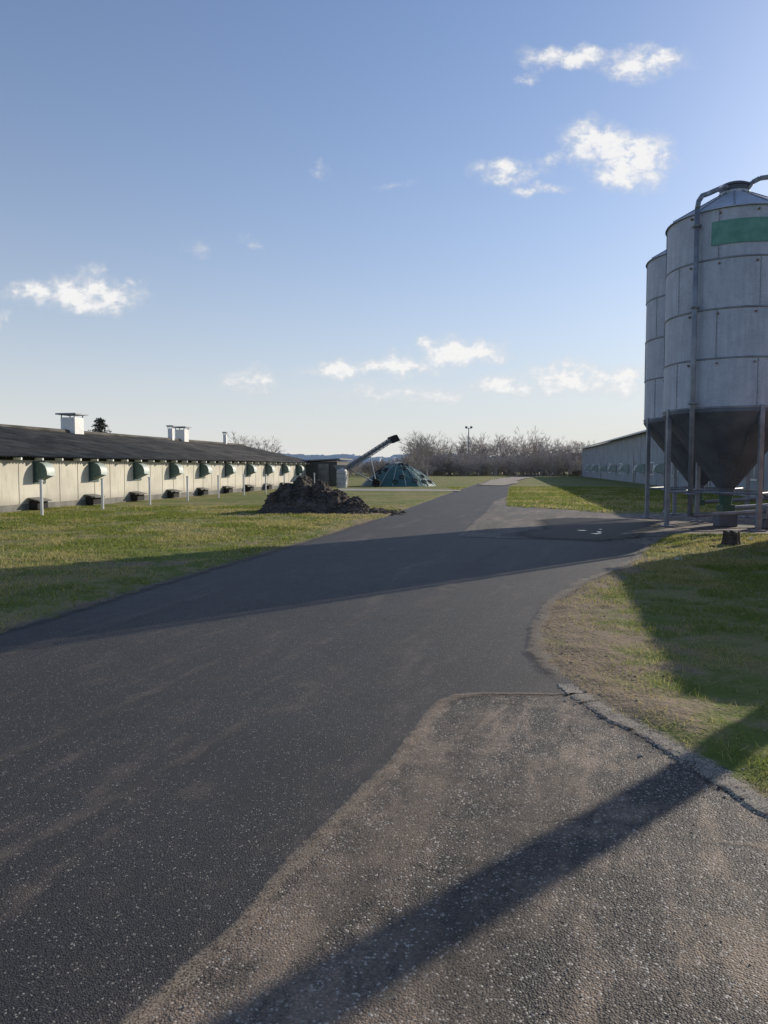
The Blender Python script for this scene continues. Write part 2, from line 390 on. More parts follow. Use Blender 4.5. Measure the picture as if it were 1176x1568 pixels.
n=18000; x=rng.uniform(1,9,n); y=rng.uniform(2.6,17,n); h,dn=gheight(x,y)
k=(np.abs(dn+.01)<.07)|((np.abs(dn)<.3)&(rng.random(n)<.12)); x,y,h,dn=x[k],y[k],h[k],dn[k]; z=np.maximum(h,.004)
stones('loose_gravel',list(zip(x,y,z)),STONE,.002,.013)
n=16000; x=rng.uniform(1,7,n); y=rng.uniform(2.6,13,n); h,dn=gheight(x,y); k=(dn>-.02)&(rng.random(n)<bareness(x,y,dn)*.5+.01); x,y,h=x[k],y[k],h[k]
stones('soil_crumbs',list(zip(x,y,np.maximum(h,0))),CLOD,.002,.013)
n=500; i_=rng.integers(0,len(L)-1,n); x=L[i_,0]+rng.normal(0,.05,n); y=L[i_,1]+rng.normal(0,.05,n)
stones('kerb_rubble',[(a,b_,.010) for a,b_ in zip(x,y)],KERB,.002,.014)
n=4500; x=rng.uniform(-.9,2.2,n); y=rng.uniform(2,5.1,n); k=(sdf([(a_,b_) for a_,b_ in joint]+[(2.6,2.3),(2.6,-4)],x,y)<0); x,y=x[k],y[k]
stones('road_chippings',[(a,b_,.002) for a,b_ in zip(x,y)],STONE,.0010,.0038)

# ---------------------------------------------------------------- left barn
BR=-math.atan(.19)
CREAM,t,b=newmat('cream_panel'); p=t.n('ShaderNodeTexCoord').outputs['Object']
n1=t.noise(p,.8,4,.6); st=t.noise(t.mapping(p,(1,4,.5)),2.2,4,.65); sz=t.n('ShaderNodeSeparateXYZ',{0:p}).outputs[2]
c=t.mix(t.ramp(n1,.3,.7),(.53,.50,.42),(.66,.63,.53)); c=t.mix(t.math('MULTIPLY',t.ramp(st,.5,.75),.45),c,(.34,.32,.27))
c=t.mix(t.math('MULTIPLY',t.math('SUBTRACT',1.0,t.ramp(t.math('ADD',sz,t.math('MULTIPLY',n1,.4)),.45,.85)),.55),c,(.28,.26,.21))
setc(t,b,c,.8)
ROOF=simple('old_fibre_cement',(.045,.042,.038),(.13,.12,.10),1.3,.95,stretch=(1,.7,1))
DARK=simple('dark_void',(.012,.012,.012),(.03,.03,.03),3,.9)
WHITE=simple('white_paint',(.68,.68,.66),(.82,.82,.79),2,.5)
GREYP=simple('grey_plinth',(.13,.13,.12),(.24,.23,.21),1.5,.9)
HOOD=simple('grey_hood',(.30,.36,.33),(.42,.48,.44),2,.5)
HOODS=simple('hood_side_shaded',(.11,.17,.155),(.17,.235,.215),3,.6)  # darker copy of the hood colour; shade on the side faces is painted in
GALV,t,b=newmat('galvanised_steel'); p=t.n('ShaderNodeTexCoord').outputs['Object']
n1=t.noise(p,2.0,5,.65); st=t.noise(t.mapping(p,(5,5,.5)),2,4,.6); vv=t.n('ShaderNodeTexVoronoi',{'Vector':p,'Scale':38}).outputs['Color']
vs_=t.n('ShaderNodeSeparateColor',{0:vv}).outputs[0]
ff=t.math('ADD',t.math('MULTIPLY',n1,.5),t.math('ADD',t.math('MULTIPLY',st,.4),t.math('MULTIPLY',vs_,.10)))
setc(t,b,t.mix(t.ramp(ff,.30,.72),(.33,.37,.44),(.52,.56,.64)),t.math('ADD',.52,t.math('MULTIPLY',n1,.2)),None,0,0,.15)
HOPP=simple('hopper_steel',(.085,.10,.125),(.14,.16,.19),1.5,.6,.1)
STEEL=simple('leg_steel',(.18,.20,.235),(.29,.32,.36),3,.5,.3)

lb=empty('livestock_barn',(-13.3,25.5,0),BR)
y0,y1=-15,38.2; w=12.4
mb=MB(); mb.box(-w,0,y0,y1,.28,1.97)
mb.add([(0,y0,1.97),(-w,y0,1.97),(-w/2,y0,3.42),(0,y1,1.97),(-w,y1,1.97),(-w/2,y1,3.42)],[(0,1,2),(3,5,4)])
mb.obj('walls',CREAM,lb)
mb=MB(); mb.box(-w-.03,.03,y0-.03,y1+.03,-.1,.28); mb.obj('plinth',GREYP,lb)
mb=MB(); k=y0+.6
while k<y1:
    mb.box(.002,.010,k-.012,k+.012,.285,1.86); k+=1.19
mb.obj('panel_joints',simple('joint',(.30,.28,.22),(.38,.35,.28),3),lb)
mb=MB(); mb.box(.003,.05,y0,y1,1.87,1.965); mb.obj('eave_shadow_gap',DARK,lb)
mb=MB(); k=y0+.3
while k<y1:
    mb.box(.05,.36,k-.04,k+.04,1.87,1.96); k+=1.19
mb.obj('rafter_ends',WHITE,lb)
def corr(nm,xe,ze,xr,zr,ya,yb,par,mat,pitch=.177,amp=.028,rows=8):
    n=int((yb-ya)/(pitch/6)); yy=np.linspace(ya,yb,n); V=[];
    sag=lambda y:.03*math.sin(y*.35)+.02*math.sin(y*.9+1)
    for r in range(rows+1):
        f=r/rows
        for y in yy: V.append((xe+(xr-xe)*f,y,ze+(zr-ze)*f+amp*math.cos(2*math.pi*y/pitch)+sag(y)*(.3+.7*f)-.012*((r)%2)))
    i=np.arange((rows+1)*n).reshape(rows+1,n)
    Fq=np.stack([i[:-1,:-1],i[:-1,1:],i[1:,1:],i[1:,:-1]],-1).reshape(-1,4)
    o=fast_mesh(nm,V,Fq,mat,4); o.parent=par; return o
corr('roof_slope_front',.42,1.99,-w/2,3.50,y0-.4,y1+.4,lb,ROOF)
corr('roof_slope_back',-w-.42,1.99,-w/2,3.50,y0-.4,y1+.4,lb,ROOF,rows=2)
mb=MB(); mb.cyl((-w/2,y0-.4,3.50),(-w/2,y1+.4,3.50),.13,n=8); mb.obj('ridge_cap',ROOF,lb)
prof=[(.02,1.80),(.18,1.80),(.32,1.76),(.43,1.66),(.50,1.50),(.51,1.30),(.44,1.28),(.02,1.10)]
hm=MB(); hs=MB(); hp=MB(); lo=MB(); lod=MB(); hd=MB()
for i in range(-3,10):
    yc=2.2+i*3.56
    pr=prof; nn=len(pr)
    vs=[(x,yc-.24,z) for x,z in pr]+[(x,yc+.24,z) for x,z in pr]
    hm.add(vs,[(j,j+1,nn+j+1,nn+j) for j in range(0,5)]); hm.cyl((.51,yc-.25,1.30),(.51,yc+.25,1.30),.02,n=6)
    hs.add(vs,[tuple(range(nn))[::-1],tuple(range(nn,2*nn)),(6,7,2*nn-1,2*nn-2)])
    hd.box(.012,.03,yc-.36,yc+.36,1.0,1.84)
    py=yc-3.1
    hp.cyl((2.3,py,-.1),(2.3,py,1.14),.048,n=8); hp.cyl((2.3,py,1.14),(2.3,py,1.2),.065,n=8)
    yl=yc-1.55+1.2
    lo.add([(.03,yl-.36,.46),(.03,yl+.36,.46),(.5,yl+.36,.36),(.5,yl-.36,.36),(.03,yl-.36,.50),(.03,yl+.36,.50),(.5,yl+.36,.40),(.5,yl-.36,.40)],[(0,1,2,3),(7,6,5,4),(0,3,7,4),(1,5,6,2),(3,2,6,7)])
    lod.box(.032,.38,yl-.3,yl+.3,.08,.355)
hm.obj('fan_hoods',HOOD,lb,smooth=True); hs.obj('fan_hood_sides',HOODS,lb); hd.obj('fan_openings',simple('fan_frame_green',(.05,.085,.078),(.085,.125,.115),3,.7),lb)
lo.obj('low_vent_lids',GREYP,lb); lod.obj('low_vents',DARK,lb)
hp.obj('white_posts',WHITE,lb)
def vent(yc,s,xo=-w/2):
    a=MB(); a.box(xo-.42*s,xo+.42*s,yc-.42*s,yc+.42*s,3.35,4.28); a.obj('ridge_ventilator',WHITE,lb,bevel=.02)
    a=MB(); a.box(xo-.6*s,xo+.6*s,yc-.6*s,yc+.6*s,4.42,4.50)
    for sx in(-1,1):
        for sy in(-1,1): a.box(xo+sx*.38*s-.02,xo+sx*.38*s+.02,yc+sy*.38*s-.02,yc+sy*.38*s+.02,4.28,4.42)
    a.obj('ventilator_cap',STEEL,lb)
def loc(Xw,Yw):
    dx,dy=Xw+13.3,Yw-25.5; c,s=math.cos(-BR),math.sin(-BR); return dx*c-dy*s,dx*s+dy*c
vent(loc(-16.6,40.1)[1],1.0); vent(loc(-14.2,52.9)[1],.85)
vent(loc(-14.6,51.3)[1],.4); vent(loc(-12.7,60.5)[1],.3)

# ---------------------------------------------------------------- right barn
rb=empty('long_barn',(12.9+.17*33,33,0),-math.atan(.17))
Lb=101; BW=simple('blue_grey_render',(.28,.30,.335),(.37,.39,.425),.6,.85)
mb=MB(); mb.box(0,16,0,Lb,-.1,4.95); mb.add([(0,0,4.95),(16,0,4.95),(8,0,6.9),(0,Lb,4.95),(16,Lb,4.95),(8,Lb,6.9)],[(0,1,2),(3,5,4)]); mb.obj('walls',BW,rb)
RR=simple('grey_sheet_roof',(.16,.16,.17),(.26,.26,.27),.5,.7)
corr('roof_slope_front',-.6,5.0,8,7.05,-.5,Lb+.5,rb,RR,pitch=.5,amp=.03,rows=4)
corr('roof_slope_back',16.6,5.0,8,7.05,-.5,Lb+.5,rb,RR,pitch=.5,amp=.03,rows=2)
mb=MB(); mb.box(-.66,-.62,-.5,Lb+.5,4.86,5.02); mb.obj('gutter',WHITE,rb)
mb=MB(); 
for i in range(24): 
    yy=3+i*4.2; mb.box(-.012,-.004,yy-.02,yy+.02,0,4.9)
mb.obj('wall_joints',simple('joint2',(.16,.17,.19),(.21,.22,.23),3),rb)
mb=MB(); fr=MB()
for i in range(10):
    yy=6+i*9.6
    if i%3==1: mb.box(-.05,.02,yy-.7,yy+.7,0,2.2); fr.box(-.08,-.052,yy-.8,yy-.7,0,2.3); fr.box(-.08,-.052,yy+.7,yy+.8,0,2.3)
    else: fr.box(-.06,.02,yy-1.0,yy+1.0,.9,2.1); mb.box(-.066,-.063,yy-.85,yy-.05,1.0,2.0); mb.box(-.066,-.063,yy+.05,yy+.85,1.0,2.0)
mb.obj('doors_and_windows',simple('pane',(.10,.12,.15),(.16,.18,.22),2,.3),rb); fr.obj('frames',WHITE,rb)
a=MB();bq=MB()
for i in range(9):
    yc=10+i*9.6; pr=[(-x*1.8,z*1.3-.4) for x,z in prof]; nn=len(pr)
    vs=[(x,yc-.5,z) for x,z in pr]+[(x,yc+.5,z) for x,z in pr]
    a.add(vs,[(j,j+1,nn+j+1,nn+j) for j in range(nn-1)]); bq.add(vs,[tuple(range(nn))[::-1],tuple(range(nn,2*nn))])
a.obj('fan_hoods',HOOD,rb); bq.obj('fan_hood_sides',HOOD,rb)

# invented outbuilding, out of view, added to cast the shadow on the verge
ob=empty('invented_outbuilding',(7.95,10.35,0),-math.atan(.225))
mb=MB(); mb.box(0,7,0,6.5,-.1,2.75); mb.add([(0,0,2.75),(7,0,2.75),(3.5,0,3.6),(0,6.5,2.75),(7,6.5,2.75),(3.5,6.5,3.6)],[(0,1,2),(3,5,4)])
BRK,t,b=newmat('brick_mat'); br=t.n('ShaderNodeTexBrick',{'Vector':t.mapping(t.n('ShaderNodeTexCoord').outputs['Object'],(1,1,1),(R(90),0,0)),'Scale':4.,'Color1':(.28,.11,.07,1),'Color2':(.22,.09,.06,1),'Mortar':(.3,.28,.25,1)})
setc(t,b,br.outputs[0],.85,br.outputs[1],.3); mb.obj('walls',BRK,ob)
corr('roof_slope_front',-.15,2.8,3.5,3.7,-.2,6.7,ob,ROOF,rows=2); corr('roof_slope_back',7.15,2.8,3.5,3.7,-.2,6.7,ob,ROOF,rows=2)
mb=MB(); mb.box(-.03,.01,2.4,3.4,0,2.05); mb.box(2.5,3.6,-.03,.01,0,2.05); mb.obj('doors',HOODS,ob)
mb=MB(); mb.box(-.04,.01,4.4,5.4,1.0,1.9); mb.box(-.04,.01,.8,1.6,1.0,1.9); mb.obj('window_frames',WHITE,ob)
mm=empty('invented_mast',(6.35,8.05,0)); mb=MB(); mb.cyl((0,0,-.1),(0,0,7.5),.15,.12,n=20); mb.obj('pole',GREYP,mm,smooth=False)  # unseen mast, invented to throw the shadow band across the slab
mb=MB(); mb.cyl((0,0,7.3),(.6,.4,7.6),.04,n=8); mb.cyl((.5,.33,7.56),(1.0,.67,7.62),.10,.06,n=10); mb.obj('lamp_arm',STEEL,mm)

# ---------------------------------------------------------------- silos
GREEN=simple('faded_green',(.08,.25,.20),(.14,.33,.28),4,.6)
def silo(cx,cy):
    e=empty('feed_silo',(cx,cy,0)); r=1.64; zb,zt=3.1,8.0; hh=(zt-zb)/4
    mb=MB()
    for i in range(4):
        rr=r-.006*(i%2); z0=zb+i*hh; mb.lathe([(rr,z0),(rr,z0+hh)],n=96)
    mb.obj('cylinder_rings',GALV,e,smooth=True)
    mb=MB()
    for i in range(5):
        z=zb+i*hh; mb.lathe([(r-.01,z-.028),(r+.012,z-.022),(r+.015,z),(r+.012,z+.022),(r-.01,z+.028)],n=96)
    mb.obj('ring_flanges',STEEL,e,smooth=True)
    mb=MB()
    for i in range(4):
        for k in range(5):
            a=R(72*k+ (18 if i%2 else 52)); z0=zb+i*hh+.03; z1=z0+hh-.06
            c,s=math.cos(a),math.sin(a); tx,ty=-s,c
            mb.cyl(((r+.002)*c,(r+.002)*s,z0),((r+.002)*c,(r+.002)*s,z1),.010,n=6)
            for q in range(9):
                z=z0+.06+q*(z1-z0-.12)/8; mb.cyl(((r-.01)*c+tx*.035,(r-.01)*s+ty*.035,z),((r+.012)*c+tx*.035,(r+.012)*s+ty*.035,z),.009,n=6)
    for i in range(5):
        for k in range(60):
            a=2*math.pi*k/60; c,s=math.cos(a),math.sin(a); z=zb+i*hh
            mb.cyl((r*c,r*s,z),((r+.026)*c,(r+.026)*s,z),.010,n=5)
    mb.obj('seams_and_bolts',STEEL,e)
    mb=MB()
    for i in range(4):
        for a in (-125,-95,-60,-150):
            c,s=math.cos(R(a)),math.sin(R(a)); z=zb+i*hh+hh*.9
            mb.cyl(((r-.01)*c,(r-.01)*s,z),((r+.05)*c,(r+.05)*s,z),.025,n=8)
    mb.obj('lugs',simple('rusty',(.16,.09,.05),(.25,.2,.16),6),e)
    mb=MB(); mb.lathe([(r+.05,zt-.02),(r+.03,zt+.02),(.38,8.75),(.38,8.82)],n=48); mb.obj('roof_cone',GALV,e)
    mb=MB()
    for k in range(12):
        a=2*math.pi*k/12+.1; c,s=math.cos(a),math.sin(a); mb.cyl(((r+.03)*c,(r+.03)*s,zt+.03),(.38*c,.38*s,8.77),.014,n=5)
    mb.obj('roof_ribs',STEEL,e)
    mb=MB(); mb.lathe([(.36,8.74),(.36,8.95),(.40,8.96),(.40,9.0),(.3,9.05),(.0001,9.09)],n=32); mb.obj('filler_lid',HOPP,e,smooth=False)
    mb=MB(); mb.lathe([(r+.005,zb+.03),(r+.015,zb-.10),(1.45,zb-.42),(.22,1.05),(.20,.85)],n=64); mb.obj('hopper',HOPP,e,smooth=False)
    mb=MB()
    for k in range(10):
        a=2*math.pi*k/10+.25; c,s=math.cos(a),math.sin(a); mb.cyl(((1.46)*c,(1.46)*s,zb-.42),(.23*c,.23*s,1.06),.009,n=5)
    mb.obj('hopper_seams',HOPP,e)
    a=R(-113); q=Vector((math.cos(a),math.sin(a),-.75)).normalized(); pz=1.9; rr=.22+(pz-1.05)/(zb-.42-1.05)*(1.45-.22)
    c0=Vector((rr*math.cos(a),rr*math.sin(a),pz)); mb=MB(); mb.torus(c0+q*.02,.17,.015,q,24,6); mb.cyl(c0-q*.02,c0+q*.012,.16,n=24); mb.obj('inspection_port',HOPP,e)
    mb=MB(); mb.cyl((0,0,.9),(0,0,.55),.19,.14,n=20); mb.box(-.16,.16,-.2,.2,.42,.6); mb.obj('outlet_boot',simple('boot_green',(.03,.09,.06),(.06,.13,.09),5,.5),e)
    mb=MB()
    for a in (0,90,180,270):
        a=R(a+3); c,s=math.cos(a),math.sin(a); x,y=1.62*c,1.62*s
        mb.box(x-.055,x+.055,y-.055,y+.055,.02,zb+.05); mb.box(x-.14,x+.14,y-.14,y+.14,.012,.045)
    P=[(1.62*math.cos(R(a+3)),1.62*math.sin(R(a+3))) for a in(0,90,180,270)]
    for i in range(4):
        p,q=P[i],P[(i+1)%4]; mb.cyl((*p,.95),(*q,.95),.03,n=8)
    mb.obj('legs',STEEL,e,bevel=.008)
    mb=MB(); x,y=-1.42,-1.1
    arc=[(x,y,.35),(x,y,8.05),(x*.97,y*.97,8.25),(x*.88,y*.88,8.42),(x*.70,y*.70,8.55),(x*.3,y*.3,8.88),(x*.15,y*.15,8.90)]
    mb.tube(arc,.062,14)
    x2,y2=1.5,-1.0
    mb.tube([(.2,-.15,8.8),(.35,-.25,9.02),(.5,-.33,9.09),(.7,-.45,9.08),(1.1,-.75,8.78),(1.4,-.95,8.45),(x2,y2,8.2),(x2,y2,.9),(x2+.15,y2-.1,.7)],.062,14)
    for z in (.9,3.2,5.6,7.6): mb.box(x-.09,x+.09,y-.09,y+.09,z,z+.05); mb.cyl((x,y,z+.02),(x*.86,y*.86,z+.02),.02,n=6)
    mb.obj('filling_pipes',STEEL,e,smooth=True)
    return e
s1=silo(9.25,20.0); s2=silo(9.9,23.35)
mb=MB(); mb.lathe([(1.655,7.10),(1.658,7.12),(1.658,7.66),(1.655,7.68)],n=24,a0=R(-132),a1=R(-83)); mb.obj('green_name_panel',GREEN,s1)
au=empty('feed_auger',(0,0,0)); mb=MB()
mb.tube([(9.25,20.0,.5),(12.2,20.9,.62),(15,21.6,2.0),(19,22.5,3.2)],.06,12); mb.tube([(9.9,23.35,.5),(12.6,22.9,.7),(15,22.3,2.0)],.06,12)
mb.tube([(7.9,18.9,.38),(9.25,19.2,.42),(10.6,19.6,.5)],.05,10)
mb.tube([(8.5,22.2,.4),(7.7,20.3,.35)],.045,10)
mb.box(10.0,10.5,19.3,19.6,.25,.6); mb.obj('auger_tubes',STEEL,au)
mb=MB(); mb.box(9.0,9.5,19.8,20.2,.012,.40); mb.box(11.6,12.2,20.6,21.0,.012,.5); mb.box(9.9,10.2,19.2,19.7,.012,.24); mb.obj('auger_support',HOPP,au,bevel=.02)

# ---------------------------------------------------------------- soil heap
SOIL,t,b=newmat('dark_soil'); p=t.n('ShaderNodeNewGeometry').outputs['Position']
n1=t.noise(p,2.5,5,.65);n2=t.noise(p,22,3,.7); setc(t,b,t.mix(t.ramp(t.math('ADD',t.math('MULTIPLY',n1,.5),t.math('MULTIPLY',n2,.5)),.38,.62),(.038,.034,.031),(.16,.135,.115)),.95,t.math('ADD',n1,n2),.8,.05)
b.inputs['Specular IOR Level'].default_value=.2
gx=np.linspace(-6.0,1.4,270); gy=np.linspace(23.9,30.5,190); GX,GY=np.meshgrid(gx,gy)
def heap(x,y):
    G=lambda cx,cy,sx,sy,a:a*np.exp(-(np.abs((x-cx)/sx)**2.4+np.abs((y-cy)/sy)**2.2))
    h=np.maximum.reduce([G(-2.95,26.8,.62,1.2,1.22),G(-3.4,26.7,.55,1.1,1.05),G(-2.3,26.6,.62,1.0,1.08),G(-3.85,26.5,.42,.9,.80),G(-1.7,26.3,.6,.8,.82),G(-1.1,26.1,.6,.7,.52),G(-2.6,25.7,1.2,.5,.40),G(-.4,26,.6,.5,.20),G(.2,26,.6,.4,.10)])
    r=fbm(x*2.2,y*2.2,5)-.5; rid=np.abs(fbm(x*3.1+5,y*3.1,4)-.5)
    h=h+np.clip(h*2.2,0,1)*(r*.32-rid*.35+.07)+(fbm(x*9,y*9,3)-.5)*.08*np.clip(h*4,0,1)
    return h-.04
HZ=heap(GX,GY); i=np.arange(GX.size).reshape(GX.shape)
Fq=np.stack([i[:-1,:-1],i[:-1,1:],i[1:,1:],i[1:,:-1]],-1).reshape(-1,4)
hp_=fast_mesh('soil_heap',np.stack([GX,GY,HZ],-1).reshape(-1,3),Fq,SOIL,4)
x=rng.uniform(-4.8,.8,6000);y=rng.uniform(24.5,28,6000);h=heap(x,y);k=(h>.02)|((rng.random(6000)<.08)&(x>-4.2));
so=stones('heap_clods',list(zip(x[k],y[k],np.maximum(h[k],.02))),SOIL,.012,.085); so.parent=hp_

# ---------------------------------------------------------------- tarp covered heap
TARP,t,b=newmat('green_tarp'); p=t.n('ShaderNodeTexCoord').outputs['Object']
n1=t.noise(p,1.2,5,.6); n2=t.noise(p,5,4,.6); setc(t,b,t.mix(n1,(.02,.06,.05),(.07,.17,.14)),.42,t.math('ADD',n1,t.math('MULTIPLY',n2,.4)),.8,.12)
te=empty('tarp_covered_heap',(1.25,63.5,0))
gx=np.linspace(-3.4,3.4,90); gy=np.linspace(-3.6,3.6,80); GX,GY=np.meshgrid(gx,gy)
def dome(x,y):
    r=np.sqrt((x/3.25)**2+(y/3.4)**2+1e-6)
    return np.clip(2.0*(1-r**1.7),-.05,3)+np.clip(1-r,0,1)*((fbm(x*1.3,y*1.3)-.5)*.5-np.abs(fbm(x*2.6,y*2.6)-.5)*.25)
i=np.arange(GX.size).reshape(GX.shape);Fq=np.stack([i[:-1,:-1],i[:-1,1:],i[1:,1:],i[1:,:-1]],-1).reshape(-1,4)
o=fast_mesh('tarpaulin',np.stack([GX,GY,dome(GX,GY)],-1).reshape(-1,3),Fq,TARP,4); o.parent=te
tb=MB(); rb_=MB()
for k in range(30):
    a=random.uniform(0,6.28); q=random.random()**.5; x_=3.1*q*math.cos(a);y_=3.2*q*math.sin(a)
    z_=float(dome(np.array([x_]),np.array([y_]))[0]); nrm=(x_*.35,y_*.35,1); tb.torus((x_,y_,z_+.04),.2,.055,nrm)
tb.obj('tyres',simple('rubber',(.03,.03,.03),(.06,.06,.06),5,.8),te,smooth=True)
for k in range(9):
    a=math.pi*k/9; pts=[]
    for s in np.linspace(-1,1,25):
        x_=3.2*s*math.cos(a);y_=3.35*s*math.sin(a); pts.append((x_,y_,float(dome(np.array([x_]),np.array([y_]))[0])+.03))
    rb_.tube(pts,.025,5)
rb_.obj('ropes',simple('pale_rope',(.45,.48,.46),(.6,.6,.58),5),te)

# ---------------------------------------------------------------- shed + conveyor
sh=empty('tool_shed',(-7.0,61.5,0),BR)
mb=MB(); mb.box(0,3.2,0,4,-.05,2.1); mb.obj('walls',simple('dark_boards',(.06,.058,.054),(.12,.112,.10),2,.8,stretch=(6,6,.5)),sh)
mb=MB(); mb.add([(-.2,-.3,2.1),(3.5,-.3,2.25),(3.5,4.3,2.25),(-.2,4.3,2.1),(-.2,-.3,2.2),(3.5,-.3,2.35),(3.5,4.3,2.35),(-.2,4.3,2.2)],[(0,3,2,1),(4,5,6,7),(0,1,5,4),(1,2,6,5),(2,3,7,6),(3,0,4,7)]); mb.obj('roof',RR,sh)
mb=MB(); mb.box(1.6,2.5,-.04,-.002,0,1.9); mb.obj('door',GREYP,sh)
tk=empty('water_tank',(-3.3,58,0)); mb=MB(); mb.lathe([(.0001,0),(.42,0),(.42,1.3),(.34,1.45),(.12,1.5),(.12,1.58),(.0001,1.58)],n=24); mb.obj('shell',simple('tank_plastic',(.36,.37,.37),(.5,.5,.5),2,.6),tk,smooth=False)
mb=MB(); [mb.lathe([(.425,z),(.435,z+.03),(.425,z+.06)],n=24) for z in(.3,.7,1.1)]; mb.obj('hoops',STEEL,tk)
cv=empty('conveyor_elevator',(0,0,0))
A=Vector((-3.4,59,1.05)); B=Vector((.75,60.5,3.75)); d=(B-A); side=d.cross(Vector((0,0,1))).normalized(); up=side.cross(d).normalized()
mb=MB()
for sd in(-.28,.28):
    for u in(0,.32): mb.cyl(A+side*sd+up*u,B+side*sd+up*u,.035,n=6)
for k in range(15):
    f=k/14; f2=min(1,(k+1)/14); q=A+d*f; q2=A+d*f2
    for sd in(-.28,.28):
        mb.cyl(q+side*sd,q+side*sd+up*.32,.025,n=6); mb.cyl(q+side*sd,q2+side*sd+up*.32,.02,n=6)
mb.obj('truss_frame',STEEL,cv)
mb=MB(); c=[A+side*s*.24+up*u for s,u in((-1,.12),(1,.12),(1,.28),(-1,.28))]; c2=[q+d for q in c]; mb.add(c+c2,[(0,1,2,3),(7,6,5,4),(0,4,5,1),(1,5,6,2),(2,6,7,3),(3,7,4,0)]); mb.obj('belt_trough',HOPP,cv)
mb=MB(); dn=d.normalized(); mb.cyl(B+up*.15-side*.32,B+up*.15+side*.32,.24,n=16)
c=[B-dn*.2+side*s*.33+up*u for s,u in((-1,-.1),(1,-.1),(1,.45),(-1,.45))]; c2=[q+dn*.65-up*.12 for q in c]; mb.add(c+c2,[(0,1,2,3),(0,4,5,1),(1,5,6,2),(2,6,7,3),(3,7,4,0)]); mb.obj('discharge_head',DARK,cv)
mb=MB(); mid=A+d*.55
for s in(-.6,.6):
    mb.cyl(mid,(mid.x+.5,mid.y+s,.35),.04,n=6); mb.cyl(A+d*.15,(mid.x+.5,mid.y+s,.35),.04,n=6)
mb.cyl((mid.x+.5,mid.y-.7,.35),(mid.x+.5,mid.y+.7,.35),.04,n=6)
mb.obj('undercarriage',STEEL,cv)
mb=MB(); 
for s in(-.75,.75): mb.torus((mid.x+.5,mid.y+s,.36),.25,.09,(0,1,0),18,8); mb.cyl((mid.x+.5,mid.y+s-.04,.36),(mid.x+.5,mid.y+s+.04,.36),.16,n=12)
mb.obj('wheels',DARK,cv,smooth=True)
mb=MB(); mb.add([tuple(A+Vector(q)) for q in[(-.6,-.5,.75),(.5,-.5,.75),(.5,.5,.75),(-.6,.5,.75),(-.2,-.25,.0),(.2,-.25,.0),(.2,.25,.0),(-.2,.25,.0)]],[(0,1,5,4),(1,2,6,5),(2,3,7,6),(3,0,4,7),(4,5,6,7)]); 
for sx in(-.3,.3):
    for sy in(-.3,.3): mb.cyl(A+Vector((sx,sy,.3)),A+Vector((sx,sy,-1.05)),.03,n=6)
mb.obj('intake_hopper',STEEL,cv)

fm=empty('floodlight_mast',(17.1,150,0)); mb=MB(); mb.cyl((0,0,0),(0,0,9.6),.16,.09,n=10); mb.cyl((-.6,0,9.5),(.6,0,9.5),.05,n=6); mb.obj('pole',STEEL,fm)
mb=MB(); [mb.box(x-.22,x+.22,-.2,.1,9.55,9.9) for x in(-.5,.5)]; mb.obj('floodlights',HOPP,fm)

st_=empty('tree_stump',(7.05,14.9,.03)); mb=MB(); ang=[(.15+.03*math.sin(3*a)+.02*math.sin(7*a)) for a in np.linspace(0,6.28,24,endpoint=False)]
vs=[];fs=[]
for zi,(z,sc_) in enumerate([(-.05,1.25),(.1,1.0),(.26,.95),(.29,.85)]):
    for k in range(24):
        a=2*math.pi*k/24; vs.append((ang[k]*sc_*math.cos(a),ang[k]*sc_*math.sin(a),z+.015*math.sin(5*a)))
for zi in range(3):
    for k in range(24): fs.append((zi*24+k,zi*24+(k+1)%24,(zi+1)*24+(k+1)%24,(zi+1)*24+k))
mb.add(vs,fs); mb.obj('bark',simple('bark',(.03,.024,.018),(.09,.07,.055),15,.9),st_)
mb=MB(); mb.add([vs[72+k] for k in range(24)],[tuple(range(24))]); mb.obj('cut_face',simple('cut_wood',(.3,.26,.2),(.42,.37,.3),8),st_)
for q in [(5.0,12.5,.03),(7.9,15.9,.05)]:
    mb=MB(); mb.add([(q[0]-.06,q[1]-.03,q[2]),(q[0]+.05,q[1]-.05,q[2]+.01),(q[0]+.08,q[1]+.04,q[2]+.05),(q[0]-.04,q[1]+.05,q[2]+.03)],[(0,1,2,3)]); mb.obj('paper_scrap',WHITE)

# ---------------------------------------------------------------- bare trees
def bare_tree(seed,H,spread,levels=5,bush=False):
    rr=random.Random(seed); mb=MB()
    def br(p,d,l,r,lv):
        n=2 if lv>1 else 1; q=p
        for k in range(n):
            d=(d+Vector((rr.gauss(0,.12),rr.gauss(0,.12),rr.gauss(0,.06)))).normalized(); q2=q+d*(l/n)
            mb.cyl(q,q2,r*(1-.3*k/n),r*(1-.3*(k+1)/n),n=3 if lv<3 else 5,cap=False); q=q2
            if lv>0 and (k<n-1): kids(q,d,l*.8,r*.7,lv,2)
        if lv>0: kids(q,d,l,r*.75,lv,3)
    def kids(q,d,l,r,lv,n):
        for i in range(n):
            a=rr.uniform(0,6.28); o=d.orthogonal().normalized(); o2=d.cross(o); sp=rr.uniform(.35,.9)*spread
            nd=(d+(o*math.cos(a)+o2*math.sin(a))*sp+Vector((0,0,.12))).normalized(); br(q,nd,l*rr.uniform(.55,.8),max(r*.62,.016),lv-1)
    if bush:
        for i in range(7):
            a=rr.uniform(0,6.28); br(Vector((math.cos(a)*.3,math.sin(a)*.3,0)),Vector((math.cos(a)*.6,math.sin(a)*.6,1)).normalized(),H*.4,.04*H/3,levels-1)
    else: br(Vector((0,0,-.1)),Vector((0,0,1)),H*.34,H*.022,levels)
    me=bpy.data.meshes.new('bare_crown'); me.from_pydata(mb.v,[],mb.f); me.update(); return me
